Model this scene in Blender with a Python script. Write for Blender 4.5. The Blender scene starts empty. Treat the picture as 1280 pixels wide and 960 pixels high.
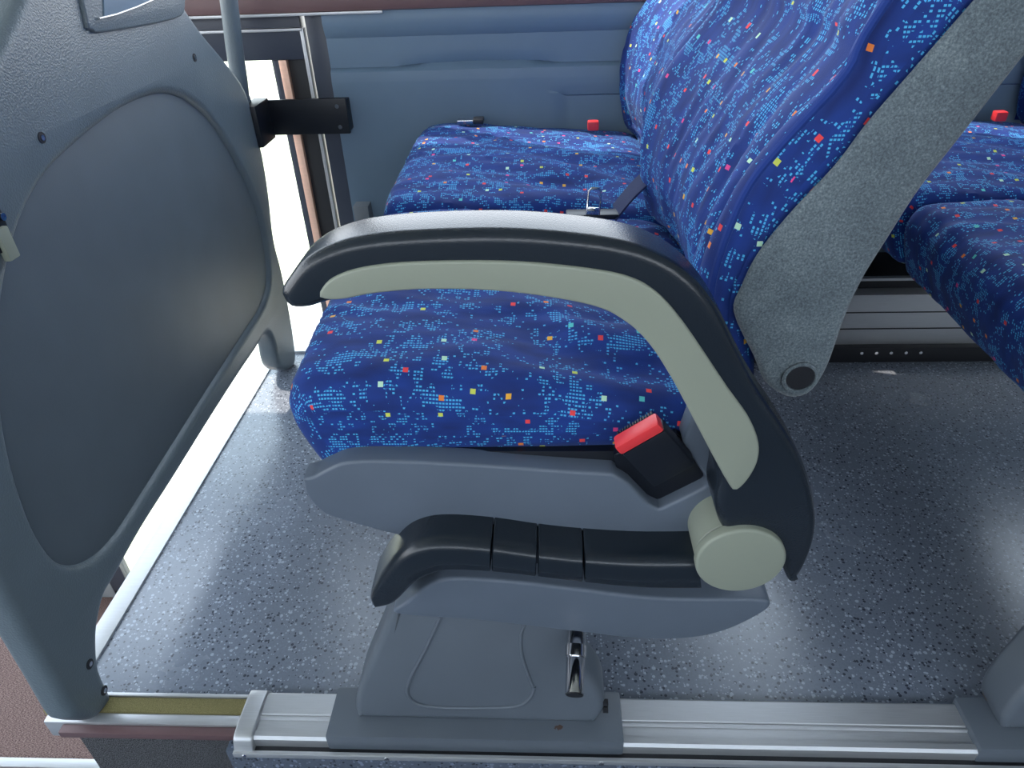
import bpy, bmesh, math, random
from mathutils import Vector, Matrix, noise, geometry
random.seed(7)
R = math.radians
C = bpy.context.scene.collection

# ------------------------------------------------------------------ camera
PITCH, YAW, ROLL, FPX = R(33.7), R(3.4), R(-2.2), 890.0
CAM = Vector((0, -.512, .817))
fw = Vector((-math.sin(YAW)*math.cos(PITCH), math.cos(YAW)*math.cos(PITCH), -math.sin(PITCH)))
rt = Vector((math.cos(YAW), math.sin(YAW), 0)); up = rt.cross(fw)
r2 = rt*math.cos(ROLL)+up*math.sin(ROLL); u2 = -rt*math.sin(ROLL)+up*math.cos(ROLL)
cd = bpy.data.cameras.new('camera'); cam = bpy.data.objects.new('camera', cd); C.objects.link(cam)
M = Matrix((r2, u2, -fw)).transposed().to_4x4(); M.translation = CAM
cam.matrix_world = M
cd.sensor_fit = 'HORIZONTAL'; cd.sensor_width = 36; cd.lens = 36*FPX/1280; cd.clip_start = .02
bpy.context.scene.camera = cam

# ------------------------------------------------------------------ light
sc = bpy.context.scene
sc.view_settings.view_transform = 'Standard'; sc.view_settings.look = 'None'
sc.view_settings.exposure = -.5; sc.view_settings.gamma = 1
w = bpy.data.worlds.new('world'); sc.world = w; w.use_nodes = True
nt = w.node_tree; bg = nt.nodes['Background']
tc = nt.nodes.new('ShaderNodeTexCoord'); sx = nt.nodes.new('ShaderNodeSeparateXYZ'); cr = nt.nodes.new('ShaderNodeValToRGB')
nt.links.new(tc.outputs['Generated'], sx.inputs[0]); nt.links.new(sx.outputs['Z'], cr.inputs[0]); nt.links.new(cr.outputs[0], bg.inputs[0])
cr.color_ramp.elements[0].position = 0; cr.color_ramp.elements[0].color = (.93, .96, 1, 1)
cr.color_ramp.elements[1].position = .6; cr.color_ramp.elements[1].color = (.72, .85, 1, 1)
bg.inputs[1].default_value = 7.0
sd = bpy.data.lights.new('sun', 'SUN'); sun = bpy.data.objects.new('sun', sd); C.objects.link(sun)
sd.energy = 9; sd.color = (1, .86, .7); sd.angle = R(.6)
SUN_FROM = Vector((-.45, .25, .85))
sun.rotation_euler = (-SUN_FROM).to_track_quat('-Z', 'Y').to_euler()

# ------------------------------------------------------------------ helpers
def at(px, py, **k):                     # where the line of sight through a pixel of the photo meets a world plane
    d = fw+r2*((px-640)/FPX)-u2*((py-480)/FPX)
    a = list(k)[0]; i = 'xyz'.index(a)
    return CAM+d*((k[a]-CAM[i])/d[i])
def xz(pts, y): return [(p.x, p.z) for p in (at(a, b, y=y) for a, b in pts)]
def yz(pts, x): return [(p.y, p.z) for p in (at(a, b, x=x) for a, b in pts)]
def sm(pts, n=5, closed=True):           # Catmull-Rom
    N = len(pts); out = []
    rng = N if closed else N-1
    for i in range(rng):
        if closed: p = [Vector(pts[(i+k) % N]) for k in (-1, 0, 1, 2)]
        else: p = [Vector(pts[min(max(i+k, 0), N-1)]) for k in (-1, 0, 1, 2)]
        for j in range(n):
            t = j/n
            out.append(.5*(2*p[1]+(p[2]-p[0])*t+(2*p[0]-5*p[1]+4*p[2]-p[3])*t*t+(3*p[1]-p[0]-3*p[2]+p[3])*t**3))
    if not closed: out.append(Vector(pts[-1]))
    return out
def area(p): return .5*sum(p[i][0]*p[(i+1) % len(p)][1]-p[(i+1) % len(p)][0]*p[i][1] for i in range(len(p)))
def resample(p, step):
    p = [Vector(q) for q in p]; L = [0]
    for i in range(len(p)): L.append(L[-1]+(p[(i+1) % len(p)]-p[i]).length)
    n = max(8, int(L[-1]/step)); out = []; j = 0
    for k in range(n):
        s = L[-1]*k/n
        while L[j+1] < s: j += 1
        t = (s-L[j])/max(1e-9, L[j+1]-L[j]); out.append(p[j].lerp(p[(j+1) % len(p)], t))
    return out
def inset(p, d):
    n = len(p); out = []
    for i in range(n):
        t = (Vector(p[(i+1) % n])-Vector(p[i-1])); t.normalize() if t.length > 1e-9 else None
        out.append(Vector((p[i][0]-t.y*d, p[i][1]+t.x*d)))
    return out
def obj(name, me, mat, parent=None, smooth=True):
    if isinstance(me, bmesh.types.BMesh):
        bmesh.ops.recalc_face_normals(me, faces=me.faces) if not getattr(me, 'keep', False) else None
        m = bpy.data.meshes.new(name); me.to_mesh(m); me.free(); me = m
    o = bpy.data.objects.new(name, me); C.objects.link(o)
    if mat: me.materials.append(mat)
    if smooth:
        for p in me.polygons: p.use_smooth = True
        try: me.set_sharp_from_angle(angle=R(38))
        except Exception: pass
    if parent: o.parent = parent
    return o
def tag(o, label=None, cat=None, group=None, kind=None):
    for k, v in (('label', label), ('category', cat), ('group', group), ('kind', kind)):
        if v: o[k] = v
    return o
def empty(name, loc, label, cat, group=None):
    o = bpy.data.objects.new(name, None); o.empty_display_size = .05; C.objects.link(o); o.location = loc
    return tag(o, label, cat, group)
def kid(o, root):                         # parent a mesh made in world coordinates to a thing
    o.parent = root; o.matrix_parent_inverse = Matrix.Identity(4)
    r = root
    off = Vector((0, 0, 0))
    while r: off += r.location; r = r.parent
    if o.data: o.data.transform(Matrix.Translation(-off))
    return o
def addbox(bm, a, b, bev=0, mat=None):
    r = bmesh.ops.create_cube(bm, size=1)
    for v in r['verts']:
        v.co = Vector([(a[i]+b[i])/2+v.co[i]*(b[i]-a[i]) for i in range(3)])
        if mat: v.co = mat@v.co
    if bev:
        es = list({e for v in r['verts'] for e in v.link_edges})
        bmesh.ops.bevel(bm, geom=es, offset=bev, segments=2, affect='EDGES', profile=.6)
def box(name, a, b, mat, bev=.001, parent=None, xf=None):
    bm = bmesh.new(); addbox(bm, a, b, bev, xf)
    return obj(name, bm, mat, parent)
def tube(bm, pts, r, n=12, caps=True, radii=None):
    pts = [Vector(p) for p in pts]; rings = []
    T0 = (pts[1]-pts[0]).normalized(); X = T0.orthogonal().normalized()
    for i, p in enumerate(pts):
        T = (pts[min(i+1, len(pts)-1)]-pts[max(i-1, 0)]).normalized()
        X = (X-T*X.dot(T)).normalized(); Y = T.cross(X); rr = radii[i] if radii else r
        rings.append([bm.verts.new(p+(X*math.cos(a)+Y*math.sin(a))*rr) for a in (2*math.pi*k/n for k in range(n))])
    for a, b in zip(rings, rings[1:]):
        for k in range(n): bm.faces.new((a[k], a[(k+1) % n], b[(k+1) % n], b[k]))
    if caps: bm.faces.new(rings[0]); bm.faces.new(rings[-1])
def slab(name, prof, y0, y1, r, mat, parent=None, step=.006, disp=None, nr=4, ystep=None, uvs=False, axis='y', rb=None):
    """outline prof (x,z) extruded over y0..y1 with rounded rims; disp(p, n2d)->vector"""
    p = resample(prof, step)
    if area(p) < 0: p.reverse()
    if rb is None: rb = r
    sl = []
    for k in range(nr+1):
        a = k/nr*math.pi/2; sl.append((y0+r*(1-math.sin(a)), r*(1-math.cos(a))))
    sl.reverse(); sl = [(y0+r*(1-math.cos(k/nr*math.pi/2)), r*(1-math.sin(k/nr*math.pi/2))) for k in range(nr+1)]
    if ystep:
        m = int((y1-y0-r-rb)/ystep)
        sl += [(y0+r+(y1-y0-r-rb)*k/m, 0) for k in range(1, m)]
    sl += [(y1-rb*(1-math.cos(k/nr*math.pi/2)), rb*(1-math.sin(k/nr*math.pi/2))) for k in range(nr, -1, -1)]
    bm = bmesh.new(); uvl = bm.loops.layers.uv.new('uv'); rows = []; n = len(p)
    V = [sl[0][0]-r*.57]
    for a_, b_ in zip(sl, sl[1:]): V.append(V[-1]+math.hypot(b_[0]-a_[0], b_[1]-a_[1]))
    L = [0]
    for i in range(n): L.append(L[-1]+(Vector(p[(i+1) % n])-Vector(p[i])).length)
    nor = [Vector(b)-Vector(a) for a, b in zip(p, inset(p, -1))]
    for (y, d) in sl:
        q = inset(p, d) if d else p
        row = []
        for i in range(n):
            v = Vector((q[i][0], y, q[i][1]))
            if disp: v += disp(v, nor[i], L[i], (y-y0)/(y1-y0))
            row.append(bm.verts.new(v if axis == 'y' else Vector((v.y, v.x, v.z))))
        rows.append(row)
    for j in range(len(rows)-1):
        for i in range(n):
            f = bm.faces.new((rows[j][i], rows[j][(i+1) % n], rows[j+1][(i+1) % n], rows[j+1][i]))
            for l, (a, b) in zip(f.loops, ((L[i], j), (L[i+1], j), (L[i+1], j+1), (L[i], j+1))):
                l[uvl].uv = (a, V[b])
    for row, s in ((rows[0], 1), (rows[-1], -1)):
        q2 = [Vector((v.co[0] if axis == 'y' else v.co[1], v.co[2])) for v in row]
        vs, _, fs, ov, _, _ = geometry.delaunay_2d_cdt(q2, [], [list(range(n))], 1, 1e-6)
        mp = [row[o[0]] if o else bm.verts.new((v[0], row[0].co.y, v[1]) if axis == 'y' else (row[0].co.x, v[0], v[1])) for v, o in zip(vs, ov)]
        for t in fs:
            tv = [mp[k] for k in t]
            if len(set(tv)) < 3: continue
            try: f = bm.faces.new(tv)
            except ValueError: continue
            for l in f.loops: l[uvl].uv = (l.vert.co.x*1.15+3, l.vert.co.z*1.15+2)
    bmesh.ops.recalc_face_normals(bm, faces=bm.faces)
    o = obj(name, bm, mat)
    if parent: kid(o, parent)
    return o
def plate(name, outlines, thick, bev, to_world, mat, res=3):
    """filled 2D outlines (later ones are holes) with rounded rims, via a curve"""
    cu = bpy.data.curves.new('tmp', 'CURVE'); cu.dimensions = '2D'; cu.fill_mode = 'BOTH'
    cu.extrude = thick/2-bev; cu.bevel_depth = bev; cu.bevel_resolution = res; cu.offset = -bev
    for pts in outlines:
        s = cu.splines.new('POLY'); s.points.add(len(pts)-1); s.use_cyclic_u = True
        for q, p in zip(s.points, pts): q.co = (p[0], p[1], 0, 1)
    t = bpy.data.objects.new('tmp', cu); C.objects.link(t)
    dg = bpy.context.evaluated_depsgraph_get(); me = bpy.data.meshes.new_from_object(t.evaluated_get(dg))
    bpy.data.objects.remove(t); bpy.data.curves.remove(cu)
    me.name = name
    for v in me.vertices: v.co = to_world(v.co)
    bm = bmesh.new(); bm.from_mesh(me); bmesh.ops.remove_doubles(bm, verts=bm.verts, dist=1e-5)
    bpy.data.meshes.remove(me)
    return obj(name, bm, mat)

# ------------------------------------------------------------------ materials
class N:
    def __init__(s, name):
        s.m = bpy.data.materials.new(name); s.m.use_nodes = True; s.t = s.m.node_tree
        s.b = s.t.nodes['Principled BSDF']
    def n(s, typ, **k):
        x = s.t.nodes.new('ShaderNode'+typ)
        for a, v in k.items():
            if a[0] == 'i' and a[1:].isdigit(): s.put(x.inputs[int(a[1:])], v)
            else: setattr(x, a, v)
        return x
    def put(s, i, v):
        if isinstance(v, bpy.types.NodeSocket): s.t.links.new(v, i)
        elif isinstance(v, bpy.types.Node): s.t.links.new(v.outputs[0], i)
        else: i.default_value = v
    def math(s, op, a, b=0, c=None):
        x = s.n('Math', operation=op, i0=a, i1=b)
        if c is not None: s.put(x.inputs[2], c)
        return x.outputs[0]
    def mix(s, f, a, b):
        x = s.n('MixRGB'); s.put(x.inputs[0], f); s.put(x.inputs[1], a); s.put(x.inputs[2], b); return x.outputs[0]
    def ramp(s, f, stops, interp='LINEAR'):
        x = s.n('ValToRGB'); s.put(x.inputs[0], f); e = x.color_ramp.elements; x.color_ramp.interpolation = interp
        while len(e) < len(stops): e.new(.5)
        for q, (p, c) in zip(e, stops): q.position = p; q.color = c if len(c) == 4 else (*c, 1)
        return x.outputs[0]
    def bump(s, h, st, dist=.001):
        x = s.n('Bump'); s.put(x.inputs['Height'], h); x.inputs['Strength'].default_value = st; x.inputs['Distance'].default_value = dist
        s.t.links.new(x.outputs[0], s.b.inputs['Normal'])
    def set(s, col=None, rough=None, metal=None, **k):
        if col is not None: s.put(s.b.inputs['Base Color'], (*col, 1) if isinstance(col, tuple) and len(col) == 3 else col)
        if rough is not None: s.put(s.b.inputs['Roughness'], rough)
        if metal is not None: s.put(s.b.inputs['Metallic'], metal)
        for a, v in k.items(): s.put(s.b.inputs[a.replace('_', ' ')], v)
        return s
def srgb(*c): return tuple(((v/255)/12.92 if v/255 <= .04045 else ((v/255+.055)/1.055)**2.4) for v in c)
def plastic(name, col, rough=.45, grain=600, st=.15, mott=.12):
    n = N(name); co = n.n('TexCoord').outputs['Object']
    a = n.n('TexNoise'); n.put(a.inputs['Vector'], co); a.inputs['Scale'].default_value = 14; a.inputs['Detail'].default_value = 4
    c = Vector(col)
    n.set(n.mix(a.outputs[0], (*(c*(1-mott)), 1), (*(c*(1+mott)), 1)), rough)
    g = n.n('TexVoronoi'); n.put(g.inputs['Vector'], co); g.inputs['Scale'].default_value = grain
    n.bump(g.outputs[0], st, .0006)
    return n.m
def fabric():
    n = N('blue_patterned_fabric'); uv = n.n('TexCoord').outputs['UV']
    sp = n.n('SeparateXYZ', i0=uv); u, v = sp.outputs[0], sp.outputs[1]
    cu, cv = n.math('DIVIDE', u, .0031), n.math('DIVIDE', v, .0034)   # u runs along the side profile, v across the seat
    fu, fv = n.math('FLOOR', cu), n.math('FLOOR', cv)
    cell = n.n('CombineXYZ', i0=fu, i1=fv)
    wn = n.n('TexWhiteNoise', noise_dimensions='2D'); n.put(wn.inputs['Vector'], cell)
    # wavy bands
    no = n.n('TexNoise', noise_dimensions='2D'); n.put(no.inputs['Vector'], n.n('Mapping', i0=uv, i3=(11, 8, 1)).outputs[0]); no.inputs['Detail'].default_value = 2
    ph = n.math('ADD', n.math('MULTIPLY', v, 125), n.math('MULTIPLY', no.outputs[0], 15))
    ph2 = n.math('ADD', ph, n.math('MULTIPLY', n.math('SINE', n.math('MULTIPLY', u, 48)), 1.5))
    band = n.math('SINE', ph2)
    n2 = n.n('TexNoise', noise_dimensions='2D'); n.put(n2.inputs['Vector'], n.n('Mapping', i0=uv, i3=(.45, 1.25, 1)).outputs[0]); n2.inputs['Scale'].default_value = 38; n2.inputs['Detail'].default_value = 2
    msk = n.math('ADD', n.math('MULTIPLY', band, .5), n.math('MULTIPLY', n.math('SUBTRACT', n2.outputs[0], .5), 2.6))
    prob = n.math('ADD', n.math('MULTIPLY', msk, 1.0), .13)
    on = n.math('LESS_THAN', wn.outputs[0], prob)
    du = n.math('LESS_THAN', n.math('FRACT', cu), .72); dv = n.math('LESS_THAN', n.math('FRACT', cv), .5)
    dash = n.math('MULTIPLY', on, n.math('MULTIPLY', du, dv))
    base = n.mix(n2.outputs[0], (*srgb(10, 28, 84), 1), (*srgb(18, 64, 154), 1))
    col = n.mix(n.math('MULTIPLY', dash, .85), base, (*srgb(80, 185, 238), 1))
    # confetti squares
    vo = n.n('TexVoronoi', voronoi_dimensions='2D', distance='CHEBYCHEV'); n.put(vo.inputs['Vector'], uv)
    vo.inputs['Scale'].default_value = 33; vo.inputs['Randomness'].default_value = .85
    sq = n.math('LESS_THAN', vo.outputs['Distance'], .082)
    vc = n.n('SeparateXYZ', i0=vo.outputs['Color'])
    sq = n.math('MULTIPLY', sq, n.math('LESS_THAN', vc.outputs[0], .55))
    pick = n.ramp(vc.outputs[1], [(0, srgb(235, 70, 75)), (.24, srgb(235, 130, 60)), (.4, srgb(235, 175, 60)), (.52, srgb(205, 215, 90)), (.64, srgb(190, 230, 200)), (.78, srgb(90, 200, 200)), (.86, srgb(225, 70, 140))], 'CONSTANT')
    col = n.mix(sq, col, pick)
    n.set(col, .85, Sheen_Weight=.12, Sheen_Roughness=.4)
    n.put(n.b.inputs['Sheen Tint'], (.45, .65, 1, 1))
    wv = n.n('TexNoise', noise_dimensions='2D'); n.put(wv.inputs['Vector'], uv); wv.inputs['Scale'].default_value = 900
    n.bump(n.math('ADD', wv.outputs[0], n.math('MULTIPLY', dash, .5)), .25, .0006)
    return n.m
def feltgrey():
    n = N('grey_felt'); co = n.n('TexCoord').outputs['Object']
    a = n.n('TexNoise'); n.put(a.inputs['Vector'], co); a.inputs['Scale'].default_value = 560; a.inputs['Detail'].default_value = 6; a.inputs['Roughness'].default_value = .75
    b = n.n('TexNoise'); n.put(b.inputs['Vector'], co); b.inputs['Scale'].default_value = 25
    f = n.math('ADD', n.math('MULTIPLY', a.outputs[0], .8), n.math('MULTIPLY', b.outputs[0], .2))
    n.set(n.ramp(f, [(.34, srgb(58, 68, 76)), (.5, srgb(90, 102, 110)), (.68, srgb(134, 146, 150))]), .95, Sheen_Weight=.3)
    n.bump(a.outputs[0], .5, .001); return n.m
def vinyl(name, base, light, dark, sc_=1.0):
    n = N(name); co = n.n('TexCoord').outputs['Object']
    def specks(scale, th, rnd):
        v = n.n('TexVoronoi'); n.put(v.inputs['Vector'], co); v.inputs['Scale'].default_value = scale*sc_
        c = n.n('SeparateXYZ', i0=v.outputs['Color'])
        wob = n.math('ADD', th*.4, n.math('MULTIPLY', c.outputs[1], th*1.1))
        return n.math('MULTIPLY', n.math('LESS_THAN', v.outputs['Distance'], wob), n.math('LESS_THAN', c.outputs[0], rnd))
    lo = n.n('TexNoise'); n.put(lo.inputs['Vector'], co); lo.inputs['Scale'].default_value = 5; lo.inputs['Detail'].default_value = 5
    fi = n.n('TexNoise'); n.put(fi.inputs['Vector'], co); fi.inputs['Scale'].default_value = 300; fi.inputs['Detail'].default_value = 3
    b0 = Vector(base)
    c = n.mix(n.math('ADD', n.math('MULTIPLY', lo.outputs[0], .5), n.math('MULTIPLY', fi.outputs[0], .5)), (*(b0*.6), 1), (*(b0*1.4), 1))
    c = n.mix(specks(210, .33, .4), c, (*dark, 1)); c = n.mix(specks(173, .3, .33), c, (*light, 1)); c = n.mix(specks(330, .35, .22), c, (*light, 1))
    n.set(c, n.math('ADD', n.math('MULTIPLY', lo.outputs[0], .16), .17), Specular_IOR_Level=.8); n.bump(fi.outputs[0], .12, .0005)
    return n.m
def metal(name, col, rough, brushed=True, wear=.1):
    n = N(name); co = n.n('TexCoord').outputs['Object']
    a = n.n('TexNoise'); n.put(a.inputs['Vector'], n.n('Mapping', i0=co, i3=(6, 260, 260) if brushed else (30, 30, 30)).outputs[0]); a.inputs['Detail'].default_value = 5
    c = Vector(col)
    if not brushed: n.set(tuple(c), rough, 1.0); return n.m
    n.set(n.mix(a.outputs[0], (*(c*(1-wear*2)), 1), (*(c*(1+wear)), 1)), n.math('ADD', rough-.1, n.math('MULTIPLY', a.outputs[0], .25)), .75)
    n.bump(a.outputs[0], .08, .0005)
    return n.m
def painted(name, col):                 # painted steel with rust at the foot and scuffs
    n = N(name); co = n.n('TexCoord').outputs['Object']
    a = n.n('TexNoise'); n.put(a.inputs['Vector'], co); a.inputs['Scale'].default_value = 45; a.inputs['Detail'].default_value = 8
    b = n.n('TexNoise'); n.put(b.inputs['Vector'], co); b.inputs['Scale'].default_value = 8; b.inputs['Detail'].default_value = 3
    z = n.n('SeparateXYZ', i0=co).outputs[2]
    low = n.math('SUBTRACT', 1, n.math('MULTIPLY', n.math('ABSOLUTE', n.math('SUBTRACT', z, .0215)), 260))
    rust = n.math('GREATER_THAN', n.math('ADD', a.outputs[0], n.math('MULTIPLY', n.math('MAXIMUM', low, -1.0), .22)), .80)
    c = Vector(col)
    n.set(n.mix(rust, n.mix(b.outputs[0], (*(c*.8), 1), (*(c*1.15), 1)), (*srgb(84, 66, 58), 1)), .42)
    n.bump(a.outputs[0], .08, .0008); return n.m
def carpet(name, c1, c2, ribs=False):
    n = N(name); co = n.n('TexCoord').outputs['Object']
    a = n.n('TexNoise'); n.put(a.inputs['Vector'], n.n('Mapping', i0=co, i3=(230, 230, 150) if ribs == 2 else (70, 260, 260) if ribs else (700, 700, 700)).outputs[0]); a.inputs['Detail'].default_value = 3
    n.set(n.ramp(a.outputs[0], [(.4, c1), (.62, c2)]), .95); n.bump(a.outputs[0], 1.0, .004); return n.m

FAB = fabric(); FELT = feltgrey()
PANEL = plastic('blue_grey_plastic', srgb(98, 108, 122), .42, 900, .08)
BLACK = plastic('black_textured_plastic', srgb(30, 38, 47), .27, 700, .12)
BLACKS = plastic('black_smooth_plastic', srgb(17, 22, 32), .4, 900, .05)
BEIGE = plastic('beige_plastic', srgb(146, 152, 138), .45, 900, .05, .05)
PART = plastic('dark_grey_moulding', srgb(102, 114, 122), .38, 420, .5)
PARTI = plastic('grey_inset_sheet', srgb(94, 104, 112), .5, 500, .1)
WALL = plastic('wall_trim_plastic', srgb(112, 134, 154), .5, 700, .12, .08)
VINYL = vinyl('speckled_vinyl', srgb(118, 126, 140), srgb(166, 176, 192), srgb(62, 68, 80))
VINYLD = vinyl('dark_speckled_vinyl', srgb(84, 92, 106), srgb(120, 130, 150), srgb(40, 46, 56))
ALU = metal('brushed_aluminium', (.64, .65, .67), .42)
CHROME = metal('chrome', (.6, .6, .62), .10, False, .02)
GREYM = painted('grey_painted_steel', srgb(98, 106, 116))
RED = plastic('red_plastic', srgb(225, 60, 66), .35, 900, .03, .04)
GOLD = carpet('gold_grit', srgb(140, 128, 72), srgb(222, 210, 150))
BROWNC = carpet('brown_ribbed_carpet', srgb(104, 78, 76), srgb(200, 168, 160), True)
DARKC = carpet('dark_looped_carpet', srgb(22, 24, 28), srgb(138, 138, 142), 2)
BROWN = plastic('brown_vinyl_trim', srgb(108, 82, 84), .5)
DOORF = plastic('dark_door_frame', srgb(62, 68, 82), .35, 900, .03)
RUBBER = plastic('black_rubber', srgb(28, 30, 36), .5)
DOORA = metal('sunlit_door_edge', (.95, .62, .48), .5)  # aluminium edge strip, with warm sunlight put into its base colour
SHELL = plastic('pale_interior_lining', srgb(140, 146, 152), .7)
WEB = plastic('dark_belt_webbing', srgb(30, 42, 84), .8, 1500, .3)

# ------------------------------------------------------------------ bus body, floor, walls (structure)
WY = 1.0; XL = -.613
def structure(o): o['kind'] = 'structure'; return o
PLAT0 = -.02
structure(box('floor', (XL, -.006, -.06), (2.6, .84, 0), VINYL, 0))
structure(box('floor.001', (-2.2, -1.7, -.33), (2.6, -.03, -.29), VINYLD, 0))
st_ = structure(box('floor.002', (-1.9, -.028, -.30), (-.62, .30, -.25), BROWNC, .004))
structure(box('floor.003', (-1.9, .30, -.66), (-.62, .58, -.61), BROWNC, .004))
structure(box('floor.004', (-1.9, .58, -1.08), (-.62, 1.0, -1.03), BROWNC, .004))
# risers
structure(box('trim_1', (-.578, -.046, -.29), (-.385, -.030, -.014), DARKC, .002))
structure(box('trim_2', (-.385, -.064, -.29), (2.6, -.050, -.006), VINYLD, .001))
structure(box('trim_3', (XL-.006, .0, -1.04), (XL, .84, -.004), SHELL, .0))
# light edging along the platform's left side
structure(box('trim_4', (XL-.018, -.0, -.02), (XL+.012, .84, .004), ALU, .002))
structure(box('trim_5', (-1.9, .035, -.256), (-.64, .050, -.244), ALU, .002))
# gold grit nosing with its metal lips
e = structure(box('trim_6', (-.632, -.022, -.03), (-.372, -.002, .003), GOLD, .001))
e = structure(box('trim_7', (-.624, -.036, -.03), (-.372, -.022, .001), ALU, .002))
e = structure(box('trim_8', (-.600, -.0475, -.0135), (-.372, -.036, -.002), BROWN, .002))
e = structure(box('trim_9', (-.624, -.0015, -.01), (-.372, .003, .005), ALU, .0008))
# seat rail: stepped extrusion, one piece along the platform edge
def rail_prof():
    return [(.003, -.004), (.003, .009), (0, .0115), (-.026, .0115), (-.0275, .0095), (-.029, .0115), (-.031, .0115), (-.0325, .0085), (-.046, .0085), (-.0475, .0115), (-.054, .0112), (-.057, .008), (-.057, -.012), (-.050, -.014), (-.050, -.004)]
def extr_x(name, prof, x0, x1, mat, parent=None):
    bm = bmesh.new(); a = [bm.verts.new((x0, y, z)) for y, z in prof]; b = [bm.verts.new((x1, y, z)) for y, z in prof]; n = len(prof)
    for i in range(n): bm.faces.new((a[i], a[(i+1) % n], b[(i+1) % n], b[i]))
    bm.faces.new(a); bm.faces.new(b)
    o = obj(name, bm, mat, None, False)
    if parent: kid(o, parent)
    return o
rail = empty('seat_rail', (-.37, -.03, 0), 'silver aluminium seat rail with long grooves along the edge of the raised floor', 'rail')
extr_x('rail_extrusion', rail_prof(), -.355, 2.6, ALU, rail)
ec = slab('end_cap', sm([(-.062, -.012), (-.062, .006), (-.052, .015), (-.003, .015), (.006, .008), (.006, -.006)], 3), -.374, -.350, .003, ALU, None, .004, axis='x')
kid(ec, rail)
kid(box('cover_strip', (-.374, -.069, -.010), (2.6, -.064, -.002), ALU, .001), rail)
kid(box('dark_gap', (-.372, -.064, -.008), (2.6, -.050, -.0055), RUBBER, .0), rail)
for i, x in enumerate([-.36, -.19, .06, .44, .7]):
    bm = bmesh.new(); tube(bm, [(x, -.0705, -.006), (x, -.067, -.006)], .003, 8); kid(obj('screw', bm, CHROME), rail)

# far wall (window side)
def wall_d(x, z):
    d = 0
    d += .012*max(0, 1-abs(z-.652)/.016)**.5 if abs(z-.652) < .016 else 0        # rolled top band
    if z < .556: d += .010*min(1, (.556-z)/.006)                                   # lower part stands proud below a ledge
    q = ((x+.13)/.16)**2+((z-.572)/.020)**2
    if q < 1: d -= .012*(1-q)
    if x > .02 and z < .525 and z > .30:                                           # inset field on the right
        d -= .006*min(1, (x-.02)/.004)*min(1, (.525-z)/.004)
    return d
bm = bmesh.new(); nx, nz = 150, 150; x0, x1, z0, z1 = -.418, 2.6, .16, .672; g = []
for i in range(nx+1):
    x = x0+(x1-x0)*(i/nx)**2.0
    g.append([bm.verts.new((x, WY-wall_d(x, z0+(z1-z0)*j/nz), z0+(z1-z0)*j/nz)) for j in range(nz+1)])
for i in range(nx):
    for j in range(nz): bm.faces.new((g[i][j], g[i+1][j], g[i+1][j+1], g[i][j+1]))
bmesh.ops.recalc_face_normals(bm, faces=bm.faces)
wf = structure(obj('wall_window_side', bm, WALL)); so = wf.modifiers.new('thick', 'SOLIDIFY'); so.thickness = .03; so.offset = -1
structure(box('trim_10', (-2.2, .955, .668), (2.6, 1.06, .70), BROWN, .008))          # window ledge
structure(box('trim_11', (-2.2, .951, .664), (-.30, .957, .669), ALU, .001))           # bright lip under the ledge
structure(box('wall_window_side.001', (-2.2, 1.0, 1.45), (2.6, 1.04, 1.75), SHELL, 0))
for i, x in enumerate((-2.2, -.55, 1.15, 2.56)):
    structure(box('trim_%d' % (12+i), (x, 1.0, .70), (x+.06, 1.04, 1.45), DOORF, .003))
structure(box('wall_aisle_side', (-2.2, -1.74, -.33), (2.6, -1.70, .90), SHELL, 0))
structure(box('wall_aisle_side.001', (-2.2, -1.74, 1.45), (2.6, -1.70, 1.75), SHELL, 0))
structure(box('ceiling', (-2.2, -1.74, 1.75), (2.6, 1.04, 1.79), SHELL, 0))
structure(box('wall_rear', (2.6, -1.74, -1.1), (2.64, 1.04, 1.79), SHELL, 0))
structure(box('wall_front', (-2.24, -1.74, -1.1), (-2.2, 1.04, .45), SHELL, 0))
structure(box('wall_front.001', (-2.24, -1.74, 1.5), (-2.2, 1.04, 1.79), SHELL, 0))

# door in the window side, with glass down to the lowest step
DY = 1.0
structure(box('wall_window_side.002', (-2.2, DY, -1.1), (-1.42, DY+.04, .66), SHELL, 0))
dr = structure(bpy.data.objects.new('door_1', None)); C.objects.link(dr); dr.location = (-.95, DY, -1.04)
def dx(px, py): return at(px, py, y=DY).x
xa, xb, xc, xd = dx(342, 85), dx(351, 85), dx(361, 85), dx(387, 85)
zt = at(330, 75, y=DY).z
kid(box('top_rail', (-1.42, DY-.01, zt), (xd, DY+.03, .664), DOORF, .004), dr)
kid(box('door_stile', (xa, DY-.004, -1.04), (xb, DY+.03, zt), DOORF, .002), dr)
kid(box('edge_strip', (xb, DY-.008, -1.04), (xc, DY+.02, zt), DOORA, .002), dr)
kid(box('seal', (xc, DY+.002, -1.04), (xd, DY+.03, zt), RUBBER, .002), dr)
kid(box('door_jamb', (xd+.012, DY-.02, -.03), (-.416, DY+.03, .664), DOORF, .004), dr)
kid(box('bright_bead', (xd, DY-.022, -.03), (xd+.007, DY+.0, .640), ALU, .001), dr)
kid(box('bottom_rail', (-1.42, DY-.004, -1.04), (xa, DY+.03, -.99), DOORF, .004), dr)
kid(box('door_stile', (-1.42, DY-.004, -1.04), (-1.36, DY+.03, zt), DOORF, .002), dr)
kid(box('upper_bead', (-1.3, DY-.026, .636), (xd+.004, DY-.006, .641), ALU, .001), dr)
gl = N('door_glass'); gt = gl.t; tr = gt.nodes.new('ShaderNodeBsdfTransparent'); gs = gt.nodes.new('ShaderNodeBsdfGlossy'); mx = gt.nodes.new('ShaderNodeMixShader'); fr = gt.nodes.new('ShaderNodeLayerWeight')
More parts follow.
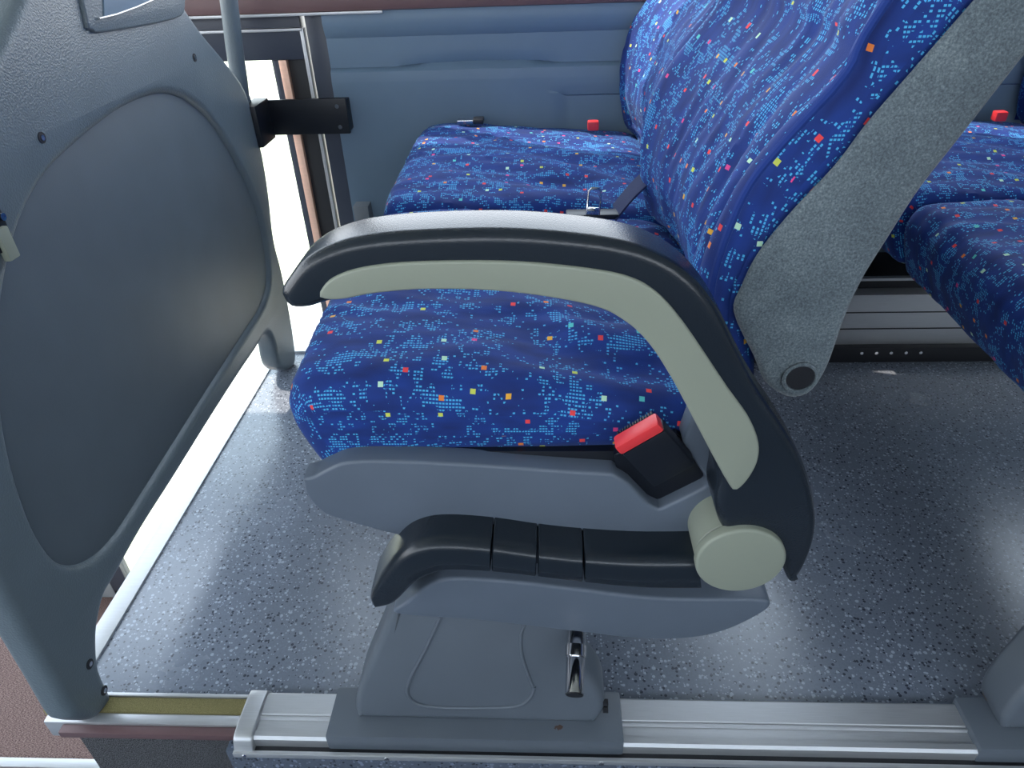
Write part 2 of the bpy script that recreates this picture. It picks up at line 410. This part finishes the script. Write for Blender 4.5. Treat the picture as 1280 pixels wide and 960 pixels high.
tr.inputs[0].default_value = (.93, .96, .95, 1); gs.inputs['Roughness'].default_value = .02; fr.inputs[0].default_value = .25
ml = gt.nodes.new('ShaderNodeMath'); ml.operation = 'MULTIPLY'; ml.inputs[1].default_value = .35; gt.links.new(fr.outputs[1], ml.inputs[0]); gt.links.new(ml.outputs[0], mx.inputs[0]); gt.links.new(tr.outputs[0], mx.inputs[1]); gt.links.new(gs.outputs[0], mx.inputs[2]); gt.links.new(mx.outputs[0], gt.nodes['Material Output'].inputs[0])
gt.nodes.remove(gl.b)
kid(box('pane', (-1.36, DY+.008, -.99), (xa, DY+.014, zt), gl.m, 0), dr)
for o in dr.children: o['kind'] = 'structure'
structure(box('trim_20', (XL, .84, -.03), (-.40, 1.0, .006), ALU, .002))     # pale door sill behind the floor

# ground outside
gn = N('outside_ground'); co = gn.n('TexCoord').outputs['Object']; a = gn.n('TexNoise'); gn.put(a.inputs['Vector'], co); a.inputs['Scale'].default_value = .5
gn.set(gn.ramp(a.outputs[0], [(.45, srgb(225, 220, 205)), (.6, srgb(214, 214, 176))]), .9)
bm = bmesh.new(); bmesh.ops.create_grid(bm, x_segments=2, y_segments=2, size=30); 
gd = structure(obj('ground', bm, gn.m)); gd.location = (0, 0, -1.45)

# heater duct below the window-side seats
duct = empty('heater_duct', (.4, .9, 0), 'low grey metal heater duct with black kick strip along the window side wall', 'duct')
kid(box('front_panel', (-.35, .80, .035), (2.6, .99, .150), ALU, .002), duct)
kid(box('top_channel', (-.35, .83, .150), (2.6, .99, .172), RUBBER, .001), duct)
kid(box('top_bead', (-.35, .822, .170), (2.6, .834, .176), ALU, .001), duct)
kid(box('kick_strip', (-.35, .785, .0), (2.6, .81, .035), RUBBER, .002), duct)
for z in (.072, .11): kid(box('rib', (-.35, .7985, z), (2.6, .8015, z+.002), RUBBER, 0), duct)
for i in range(5):
    bm = bmesh.new(); tube(bm, [(.655+i*.03, .783, .024), (.655+i*.03, .786, .024)], .0035, 8); kid(obj('screw', bm, CHROME), duct)
wr = empty('wall_rail', (0, .98, .27), 'pale metal seat mounting rail on the wall behind the seats', 'rail')
kid(box('rail_bar', (-.39, .965, .262), (2.5, .99, .285), ALU, .002), wr)
kid(box('end_block', (-.408, .93, .25), (-.375, .99, .306), SHELL, .003), wr)

# ------------------------------------------------------------------ seats
Y0, YM, Y1 = .012, .478, .955
def fold(v, amp=1.0):
    a = noise.noise(Vector((v.x*5, v.y*7, v.z*5+3)))
    b = noise.noise(Vector((v.x*4+a*1.2, v.y*22+a*2.5, v.z*9)))
    c = noise.noise(Vector((v.x*13+7, v.y*26, v.z*13)))
    return amp*(.005*a+.0045*(1-abs(b)*2.2)+.0016*c)
cprof = sm([(-.218, .352), (-.238, .382), (-.250, .425), (-.240, .452), (-.215, .466), (-.12, .468), (0, .458), (.10, .448), (.16, .442), (.19, .42), (.18, .385), (.05, .378), (-.10, .372), (-.17, .348)], 5)
def cush_disp(seed, nearend):
    def f(v, n, L, t):
        q = Vector((v.x, v.y+seed, v.z)); top = max(0, n.y)
        bul = .012*max(0, 1-(2*t-1)**2)*top
        h = fold(q)*(.35+.65*top)
        # deep diagonal folds running back towards the near rear corner
        k = math.exp(-((v.x-.04)/.12)**2)*top
        h += .007*k*math.sin((v.y*1.0+v.x*.35)*52+2*noise.noise(q*9))*math.exp(-((t-.25)/.35)**2)
        return Vector((n.x, 0, n.y))*(h+bul-.004)
    return f
# backrest: side profile at the near rim
seam = xz([(890, 385), (893, 350), (912, 290), (940, 230), (985, 175), (1060, 92), (1112, 0)], .012)
ft = seam[-1]; fb = seam[0]
lean = Vector((ft[0]-seam[3][0], ft[1]-seam[3][1])).normalized()
front = seam+[(ft[0]+lean.x*.2, ft[1]+lean.y*.2), (ft[0]+lean.x*.36, ft[1]+lean.y*.36)]
shf = xz([(940, 440), (915, 385), (925, 352), (945, 312), (985, 262), (1040, 203), (1080, 150), (1130, 92), (1210, 0)], .012)   # shell front edge (seam to blue side)
sl_ = (Vector(shf[-1])-Vector(shf[-3])).normalized()
shr = xz([(1280, 72), (1205, 168), (1150, 238), (1110, 300), (1080, 348), (1058, 395), (1045, 432), (1032, 465), (1012, 492), (985, 497), (958, 480)], .002)
sr = (Vector(shr[0])-Vector(shr[2])).normalized()
shelltop = [(shf[-1][0]+sl_.x*.18, shf[-1][1]+sl_.y*.18), (shf[-1][0]+sl_.x*.34, shf[-1][1]+sl_.y*.34), (shr[0][0]+sr.x*.42, shr[0][1]+sr.y*.42), (shr[0][0]+sr.x*.2, shr[0][1]+sr.y*.2)]
shell_out = sm(shf+shelltop+shr, 4)
back_out = sm([(fb[0]+.05, .44), (fb[0]+.012, .455), (fb[0]+.0, .50)]+front+[(front[-1][0]+.03, front[-1][1]+.02)]+[(p[0]+.025, p[1]+.0) for p in reversed(shelltop[:2])]+[(p[0]+.022, p[1]) for p in reversed(shf[1:])], 4)
def back_disp(seed):
    def f(v, n, L, t):
        q = Vector((v.x, v.y+seed, v.z)); fr = max(0, -n.x)
        side = (abs(2*t-1))**3
        low = max(0, 1-abs(v.z-.53)/.12)
        push = -.012*min(1, t/.3)-(.013 if seed else 0)+.022*side*(1 if t > .5 else .0)+.02*low*max(0, 1-(2*t-1)**4)*.6-.028*(1-side)*(1-low*.5)
        k = .013*math.sin(v.y*60+3*noise.noise(q*6))*math.exp(-((t-.12)/.12)**2)
        h = fold(Vector((q.z, q.y, q.x)), 1.1)
        return Vector((n.x, 0, n.y))*((push+k)*fr+h*(.25+.75*fr))
    return f

def P3(px, py, y): v = at(px, py, y=y); return Vector(v)
def buckle(root, M_, button=True, small=False):
    """seat-belt buckle along local +z, face towards -y"""
    bm = bmesh.new(); addbox(bm, (-.020, -.010, 0), (.020, .010, .052), .004)
    body = obj('belt_buckle', bm, BLACKS); body.data.transform(M_); kid(body, root)
    bm = bmesh.new(); addbox(bm, (-.020, -.0115, .0525), (.020, .0055, .063), .003)
    b = obj('release_button', bm, RED); b.data.transform(M_); b['label'] = 'red release button'
    kid(b, root); b.parent = body
    bm = bmesh.new()
    for k in range(14): addbox(bm, (-.016+k*.0024, .006, .052), (-.0148+k*.0024, .010, .062), 0)
    s = obj('grip_ribs', bm, BLACKS); s.data.transform(M_); kid(s, root); s.parent = body
    return body

def make_seat():
    root = empty('double_seat', (.0, .02, 0), 'blue patterned double bus seat with armrest, in full view at centre', 'seat')
    cs = []
    for i, (a, b, nm) in enumerate(((Y0, YM-.004, 0), (YM+.006, Y1, 3.3))):
        c = slab('seat_cushion', cprof, a, b, .03, FAB, root, .006, cush_disp(nm, i == 0), 5, .007)
        cs.append(c)
        bk = slab('backrest', back_out, a-.002, b, .024, FAB, root, .006, back_disp(nm), 5, .007)
        sh = slab('seat_shell', shell_out, a-.012, b+.004, .006, FELT, root, .006, lambda v, n, L, t: Vector((.055*min(1, max(0, .5-abs(t-.5)-.02)/.05)*max(0, -n.x), 0, 0)), 3, .01)
        if i == 0:
            sh['label'] = 'grey felt covered back shell'
            bm = bmesh.new(); pth = [Vector((p[0]-.0015, a-.0015, p[1]+.001)) for p in sm(front, 4, False)]
            tube(bm, pth, .0032, 8); pp = kid(obj('piping', bm, FAB), root); pp.parent = bk; 
            c0 = P3(1000, 472, -.002)
            bm = bmesh.new(); tube(bm, [c0+Vector((0, .004, 0)), c0+Vector((0, -.0005, 0))], .0115, 20); h = kid(obj('plug', bm, RUBBER), root); h.parent = sh
            bm = bmesh.new(); tube(bm, [c0+Vector((math.cos(t)*.0135, -.001, math.sin(t)*.0135)) for t in [k*2*math.pi/24 for k in range(25)]], .0016, 6); h = kid(obj('plug_rim', bm, FELT), root); h.parent = sh
    # seat pan and frame under the cushions
    kid(box('seat_pan', (.02, .03, .362), (.17, .93, .386), BLACKS, .006), root)
    kid(box('cross_beam', (.02, .03, .30), (.07, .90, .365), GREYM, .006), root)
    kid(box('cross_beam', (.11, .03, .30), (.15, .90, .365), GREYM, .006), root)
    kid(box('seat_pan', (-.175, .010, .345), (.10, .07, .392), BLACKS, .004), root)
    # wall-side leg
    slab('wall_bracket', [(-.16, .36), (.14, .36), (.12, .28), (.03, .19), (-.01, .19), (-.08, .25)], .90, .93, .003, GREYM, root)
    # upper side panel with its notch
    up_ = sm(xz([(382, 590), (386, 610), (402, 629), (424, 640), (505, 662), (530, 660), (560, 651), (620, 648), (690, 652), (790, 662), (850, 664), (880, 655), (925, 640)], .0), 3, False)+xz([(935, 600), (915, 560), (880, 535)], 0)+xz([(868, 500), (851, 545), (880, 590), (880, 600), (823, 628), (810, 622), (785, 596), (765, 584)], 0)+sm(xz([(765, 584), (700, 580), (600, 573), (500, 568), (440, 569), (415, 577), (395, 588)], 0), 3, False)
    slab('side_panel', up_, -.010, .016, .0035, PANEL, root, .004)
    # recess behind the notch
    rc = xz([(768, 572), (848, 545), (895, 592), (830, 645), (775, 618)], .0)
    kid(slab('recess_liner', rc, .004, .02, .001, BLACKS, None), root)
    # lower side panel
    lp = sm(xz([(498, 757), (510, 742), (535, 722), (565, 712), (640, 716), (720, 725), (800, 735), (870, 738), (945, 738), (960, 745), (945, 758), (905, 777), (860, 787), (800, 788), (720, 779), (600, 765)], -.012), 4)
    slab('lower_side_panel', lp, -.024, .02, .004, PANEL, root, .004)
    slab('inner_frame', xz([(500, 660), (860, 662), (930, 700), (900, 760), (560, 752), (500, 740)], .02), .004, .05, .003, BLACKS, root)
    # padded lower bar in four sections
    top = sm(xz([(461, 746), (475, 722), (500, 692), (527, 679), (560, 676), (615, 680), (672, 688), (730, 694), (800, 698), (872, 698)], -.045), 6, False)
    bot = sm(xz([(464, 756), (492, 752), (520, 726), (540, 716), (562, 711), (614, 713), (671, 719), (729, 726), (800, 733), (876, 734)], -.045), 6, False)
    n = len(top)-1
    cuts = [0, int(round(n*5/9)), int(round(n*6/9)), int(round(n*7/9)), n]
    def section(A, B, shr):
        m = (A+B)/2; h = (A-B)/2*shr; out = []
        for (hh, yy) in [(1, .0), (1, -.036)]+[(.55+.45*math.cos(t), -.036-.014*math.sin(t)*1.0) for t in (R(30), R(60), R(90))]+[(-.3, -.0505)]+[(-.7-.3*math.sin(t), -.038-.0125*math.cos(t)) for t in (0, R(35), R(65), R(90))]+[(-1, 0)]:
            out.append(Vector((m.x+h.x*hh, yy if yy == 0 else yy*shr-.05*(1-shr)*0, m.y+h.y*hh)))
        return out
    for a, b in zip(cuts, cuts[1:]):
        bm = bmesh.new(); st = []
        for k in range(a, b+1):
            st.append((top[k].copy(), bot[k].copy(), 1 if 2 <= k else (.72, .92)[k]))
        if b != n:
            st[-1][0].x -= .0007; st[-1][1].x -= .0007
        if a != 0: st[0][0].x += .0007; st[0][1].x += .0007
        for e_ in ((0,) if a else ())+((-1,) if b != n else ()):
            q_ = st[e_]; nb = st[1 if e_ == 0 else -2]
            inner_ = (q_[0].lerp(nb[0], .12), q_[1].lerp(nb[1], .12), 1)
            st[e_] = (q_[0], q_[1], .965)
            if e_ == 0: st.insert(1, inner_)
            else: st.insert(len(st)-1, inner_)
        rows = [[bm.verts.new(v) for v in section(*q_)] for q_ in st]; w_ = len(rows[0])
        for r0, r1 in zip(rows, rows[1:]):
            for k in range(w_): bm.faces.new((r0[k], r0[(k+1) % w_], r1[(k+1) % w_], r1[k]))
        bm.faces.new(rows[0]); bm.faces.new(rows[-1])
        kid(obj('padded_bar', bm, BLACK), root)
    # round cap at the pivot
    cc = P3(926, 703, -.062)
    def ring(y, r): return [(cc.x+r*math.cos(t), cc.z+r*math.sin(t)) for t in [k*2*math.pi/56 for k in range(56)]]
    slab('pivot_housing', ring(0, .0385), -.050, -.0, .002, BEIGE, root, .003)
    slab('pivot_cap', ring(0, .040), -.062, -.0505, .003, BEIGE, root, .003)
    # armrest
    arm = sm(xz([(360, 366), (357, 355), (366, 340), (384, 318), (415, 300), (460, 288), (540, 281), (650, 280), (760, 291), (820, 309), (862, 338), (893, 378), (918, 428), (945, 480), (975, 525), (1000, 570), (1014, 620), (1014, 658), (1003, 692), (991, 712), (983, 716), (977, 705), (968, 680), (945, 668), (905, 655), (890, 620), (893, 585), (877, 532), (850, 476), (820, 425), (788, 393), (740, 372), (640, 355), (540, 351), (470, 357), (415, 369), (392, 376), (370, 376)], -.040), 5)
    ar = slab('armrest', arm, -.055, -.006, .009, BLACK, root, .004, None, 6)
    inl = sm(xz([(400, 371), (405, 357), (418, 346), (445, 336), (490, 329), (560, 326), (650, 327), (740, 336), (790, 347), (822, 366), (850, 397), (880, 440), (910, 485), (935, 520), (948, 552), (946, 578), (932, 602), (918, 612), (908, 600), (887, 562), (864, 518), (838, 470), (811, 429), (781, 401), (738, 381), (640, 365), (540, 361), (470, 366), (425, 374)], -.056), 4)
    il = slab('trim_inlay', inl, -.0575, -.03, .002, BEIGE, root, .004); il['label'] = 'beige plastic inlay'; il.parent = ar
    il.matrix_parent_inverse = Matrix.Identity(4)
    # buckle on the near side
    b0 = P3(862, 610, -.012); b1 = P3(793, 535, -.016); ax = (b1-b0).normalized(); yy = Vector((0, 1, 0)); yy = (yy-ax*yy.dot(ax)).normalized(); xx = yy.cross(ax)
    Mb = Matrix((xx, yy, ax)).transposed().to_4x4(); Mb = Matrix.Translation(b1-ax*.063+yy*.0)@Mb
    Mb = Mb@Matrix.Diagonal((1.12, 1, 1, 1))
    buckle(root, Mb)
    # buckle and belt lying between the cushions
    p = P3(741, 258, .40)
    Mb = Matrix.Translation(at(741, 268, z=.478))@Matrix.Rotation(R(-8), 4, 'X')@Matrix.Rotation(R(4), 4, 'Y')@Matrix.Diagonal((.5, .7, .6, 1))
    bm = bmesh.new()
    tube(bm, [Vector((-.016, 0, 0)), Vector((-.016, 0, .05)), Vector((-.010, 0, .056)), Vector((.010, 0, .056)), Vector((.016, 0, .05)), Vector((.016, 0, 0))], .003, 8)
    addbox(bm, (-.016, -.003, .0), (.016, .003, .016), .002)
    t = obj('belt_tongue', bm, CHROME); t.data.transform(Mb); kid(t, root)
    bm = bmesh.new(); q = at(741, 268, z=.474)
    addbox(bm, (q.x-.036, q.y-.012, q.z-.004), (q.x+.034, q.y+.012, q.z+.004), .003)
    t = obj('tongue_sleeve', bm, BLACKS); kid(t, root)
    a, b = at(768, 266, z=.474), Vector((at(822, 212, y=.46)))
    bm = bmesh.new()
    pts = [a.lerp(b, k/6)+Vector((0, 0, .006*math.sin(k/6*math.pi))) for k in range(7)]; wv = Vector((0, .019, .004)); nn = Vector((-.6, 0, .8))*.0012
    rows = [[bm.verts.new(p_+s*wv+u*nn) for s, u in ((-1, -1), (1, -1), (1, 1), (-1, 1))] for p_ in pts]
    for r0, r1 in zip(rows, rows[1:]):
        for k in range(4): bm.faces.new((r0[k], r0[(k+1) % 4], r1[(k+1) % 4], r1[k]))
    bm.faces.new(rows[0]); bm.faces.new(rows[-1]); kid(obj('belt_strap', bm, WEB), root)
    # pieces lying at the far edge of the window cushion
    q = at(589, 150, z=.485)
    kid(box('belt_tongue', (q.x-.026, q.y-.012, q.z-.002), (q.x+.006, q.y+.010, q.z+.002), CHROME, .001), root)
    kid(box('tongue_sleeve', (q.x+.004, q.y-.014, q.z-.005), (q.x+.024, q.y+.012, q.z+.004), BLACKS, .002), root)
    q = at(741, 154, z=.475)
    kid(box('belt_button', (q.x-.010, q.y-.010, q.z-.012), (q.x+.011, q.y+.008, q.z+.005), RED, .003), root)
    # pedestal: its front leans back a little; pressed outline on its face
    SL, YB = .22, -.036
    def pd(px, py):
        d = fw+r2*((px-640)/FPX)-u2*((py-480)/FPX)
        t = (YB+SL*(CAM.z-.02)-CAM.y)/(d.y-SL*d.z)
        return CAM+d*t
    def pz(pts): return [(v.x, v.z) for v in (pd(a, b) for a, b in pts)]
    po = sm(pz([(447, 899), (443, 884), (450, 855), (472, 803), (492, 752)]), 4, False)+sm(pz([(722, 765), (724, 800), (732, 838), (752, 868), (756, 888), (744, 906)]), 4, False)
    ped = slab('pedestal', po, YB, YB+.055, .009, GREYM, root, .004, lambda v, n, L, t: Vector((0, SL*(v.z-.02), 0)))
    def bead(pts, r):
        q_ = sm(pz(pts), 5, False)
        bm = bmesh.new(); tube(bm, [Vector((p[0], YB+SL*(p[1]-.02)-.0002, p[1])) for p in q_], r, 8); return kid(obj('pressed_line', bm, GREYM), root)
    b = bead([(556, 758), (535, 805), (512, 850), (510, 868), (524, 880), (560, 884), (620, 884), (650, 881), (664, 870), (668, 858)], .0022); b.parent = ped
    b = bead([(668, 862), (660, 842), (652, 815), (652, 790), (662, 770)], .0018); b.parent = ped
    # base plate
    kid(box('base_plate', (-.262, -.0585, -.014), (.086, .006, .0195), GREYM, .003), root)
    for z in ((757, 884), (757, 893)):
        q = pd(z[0]-3, z[1])+Vector((0, .006, 0))
        bm = bmesh.new(); tube(bm, [q, q+Vector((.006, 0, 0))], .004, 8); kid(obj('bolt', bm, RUBBER), root)
    # chrome recline handle
    q = P3(720, 800, -.015)
    bm = bmesh.new(); h0 = Vector((q.x+.001, -.000, .190)); h1 = Vector((q.x+.001, -.040, .170)); h2 = Vector(at(718, 868, y=-.076)); h1 = Vector(at(720, 803, y=-.026))
    tube(bm, [Vector((q.x+.0, .04, .206)), Vector(at(722, 770, y=.03)), Vector(at(721, 786, y=-.004)), h1, h2], .0098, 20)
    hd = kid(obj('recline_handle', bm, CHROME), root); hd['label'] = 'short chrome recline handle'
    ax = (h2-h1).normalized()
    bm = bmesh.new(); tube(bm, [h2-ax*.001, h2+ax*.0012], .0088, 20); k = kid(obj('end_plug', bm, RUBBER), root); k.parent = hd
    m_ = h1+ax*.004
    bm = bmesh.new(); tube(bm, [m_, m_+ax*.012], .0115, 20); k = kid(obj('clip_ring', bm, CHROME), root); k.parent = hd
    return root
seat = make_seat()
def copy_tree(o, parent=None):
    c = o.copy(); C.objects.link(c); c.parent = parent; c.matrix_parent_inverse = o.matrix_parent_inverse.copy()
    for ch in list(o.children): copy_tree(ch, c)
    return c
s2 = copy_tree(seat); s2.location.x += .745
s2['label'] = 'second blue patterned double seat behind the first, cut by the right edge'
for o in (seat, s2): o['group'] = 'double bus seats in a row'

# ------------------------------------------------------------------ partition panel by the stairwell
PX = -.572; TH = .040
XF = PX+TH/2
outer = yz([(137, 883), (142, 869), (134, 850), (127, 830), (125, 800), (127, 775), (134, 745), (147, 722), (180, 662), (219, 600), (262, 530), (300, 470), (322, 437), (331, 421), (338, 418), (344, 432), (347, 449), (353, 461), (366, 461), (371, 450), (369, 425), (362, 380), (353, 335), (344, 298), (338, 245), (332, 205), (325, 172), (308, 112), (283, 75), (253, 38), (228, 0), (205, -50), (180, -110), (150, -150), (90, -150), (55, -80), (27, 0), (0, 60), (-40, 150), (-68, 260), (-82, 380), (-75, 500), (-48, 620), (0, 732), (31, 787), (67, 850), (90, 891), (100, 899), (122, 899)], XF)
inner = yz([(212, 117), (240, 127), (270, 155), (300, 205), (322, 255), (334, 305), (338, 350), (330, 382), (310, 415), (270, 478), (225, 550), (180, 622), (150, 668), (125, 694), (98, 706), (72, 697), (45, 655), (20, 580), (6, 500), (3, 430), (12, 350), (30, 280), (60, 222), (100, 180), (150, 140), (185, 122)], XF)
pt = empty('partition_screen', (PX, .3, 0), 'dark grey moulded partition screen with inset panel beside the stairwell', 'partition')
tw = lambda v: Vector((PX+v.z, v.x, v.y))
fr_ = kid(plate('screen_frame', [sm(outer, 4), sm(inner, 4)], TH, .013, tw, PART, 4), pt)
ip = [Vector((p[0], p[1])) for p in sm(inner, 4)]
if area(ip) < 0: ip.reverse()
big = inset(ip, -.012)
kid(plate('inset_panel', [big], .010, .002, lambda v: Vector((PX+.006+v.z, v.x, v.y)), PARTI, 2), pt)['label'] = 'smoother grey inset panel'
for a, b in ((52, 172), (243, 72), (112, 830), (130, 863)):
    q = at(a, b, x=XF)
    bm = bmesh.new(); tube(bm, [q+Vector((-.004, 0, 0)), q+Vector((.0008, 0, 0))], .0062, 14); s = kid(obj('screw_recess', bm, RUBBER), pt)
    bm = bmesh.new(); tube(bm, [q+Vector((-.004, 0, 0)), q+Vector((.0018, .0, 0))], .0032, 10); k = kid(obj('screw', bm, CHROME), pt); k.parent = s
# shallow pocket near the top with a pale lip
pk = sm(yz([(104, -60), (104, 25), (112, 38), (130, 40), (215, 24), (228, 8), (224, -30), (215, -60)], XF), 3)
po_ = kid(plate('magazine_pocket', [pk], .008, .003, lambda v: Vector((XF+.001+v.z, v.x, v.y)), PART, 2), pt)
pk2 = sm(yz([(122, -60), (124, 22), (190, 0), (215, -60)], XF), 1)
k = kid(plate('pocket_recess', [pk2], .003, .001, lambda v: Vector((XF+.0055+v.z, v.x, v.y)), WALL, 1), pt); k.parent = po_
bm = bmesh.new(); tube(bm, [at(a, b, x=XF+.008) for a, b in ((124, 23), (145, 18), (170, 9), (193, -1), (215, -12))], .0012, 6); k = kid(obj('pocket_lip', bm, ALU), pt); k.parent = po_
# latch at the near edge
q = at(2, 262, x=XF)
kid(box('latch_plate', (XF-.002, q.y-.03, q.z-.035), (XF+.004, q.y-.006, q.z+.014), BLACKS, .001, None), pt)
bm = bmesh.new(); tube(bm, [q+Vector((.003, -.010, -.004)), q+Vector((.007, -.010, -.004))], .004, 10); kid(obj('latch_screw', bm, CHROME), pt)
kid(box('latch_tab', (XF+.001, q.y-.028, q.z-.045), (XF+.009, q.y-.012, q.z-.012), BEIGE, .002), pt)
# black bracket tying the screen to the wall
bk = xz([(345, 119), (438, 117), (440, 160), (345, 161)], .975)
bm = bmesh.new()
bz0, bz1 = min(b[1] for b in bk), max(b[1] for b in bk)
addbox(bm, (-.545, .930, bz0), (bk[1][0], .938, bz1), .002)
br = kid(obj('wall_bracket', bm, BLACKS), pt)
pA = at(340, 140, y=.93)
kid(box('bracket_elbow', (PX+.0, .86, bz0-.006), (PX+.030, .938, bz1+.004), BLACKS, .004), pt)
for zz in (bz0+.014, bz1-.014):
    x_ = bk[1][0]-.018
    bm = bmesh.new(); tube(bm, [(x_, .931, zz), (x_, .927, zz)], .0042, 12); k = kid(obj('bracket_screw', bm, CHROME), pt); k.parent = br
kid(box('bracket_foot', (bk[1][0]-.03, .936, bz0+.004), (bk[1][0]+.0, .995, bz1-.004), BLACKS, .002), pt)

# grab pole behind the screen
pole = empty('grab_pole', (-.60, .9, .5), 'grey vertical grab pole rising behind the partition screen', 'pole')
bm = bmesh.new()
tube(bm, [at(303, 135, y=.90), at(299, 100, y=.90), at(293, 60, y=.90), at(286, 0, y=.90), at(281, -60, y=.90), at(275, -160, y=.90), at(268, -330, y=.90)], .0155, 20)
kid(obj('pole_tube', bm, PART), pole)
bm = bmesh.new(); q = at(303, 135, y=.90); tube(bm, [q+Vector((0, 0, .02)), q+Vector((0, 0, -.03))], .019, 20); kid(obj('pole_socket', bm, PART), pole)
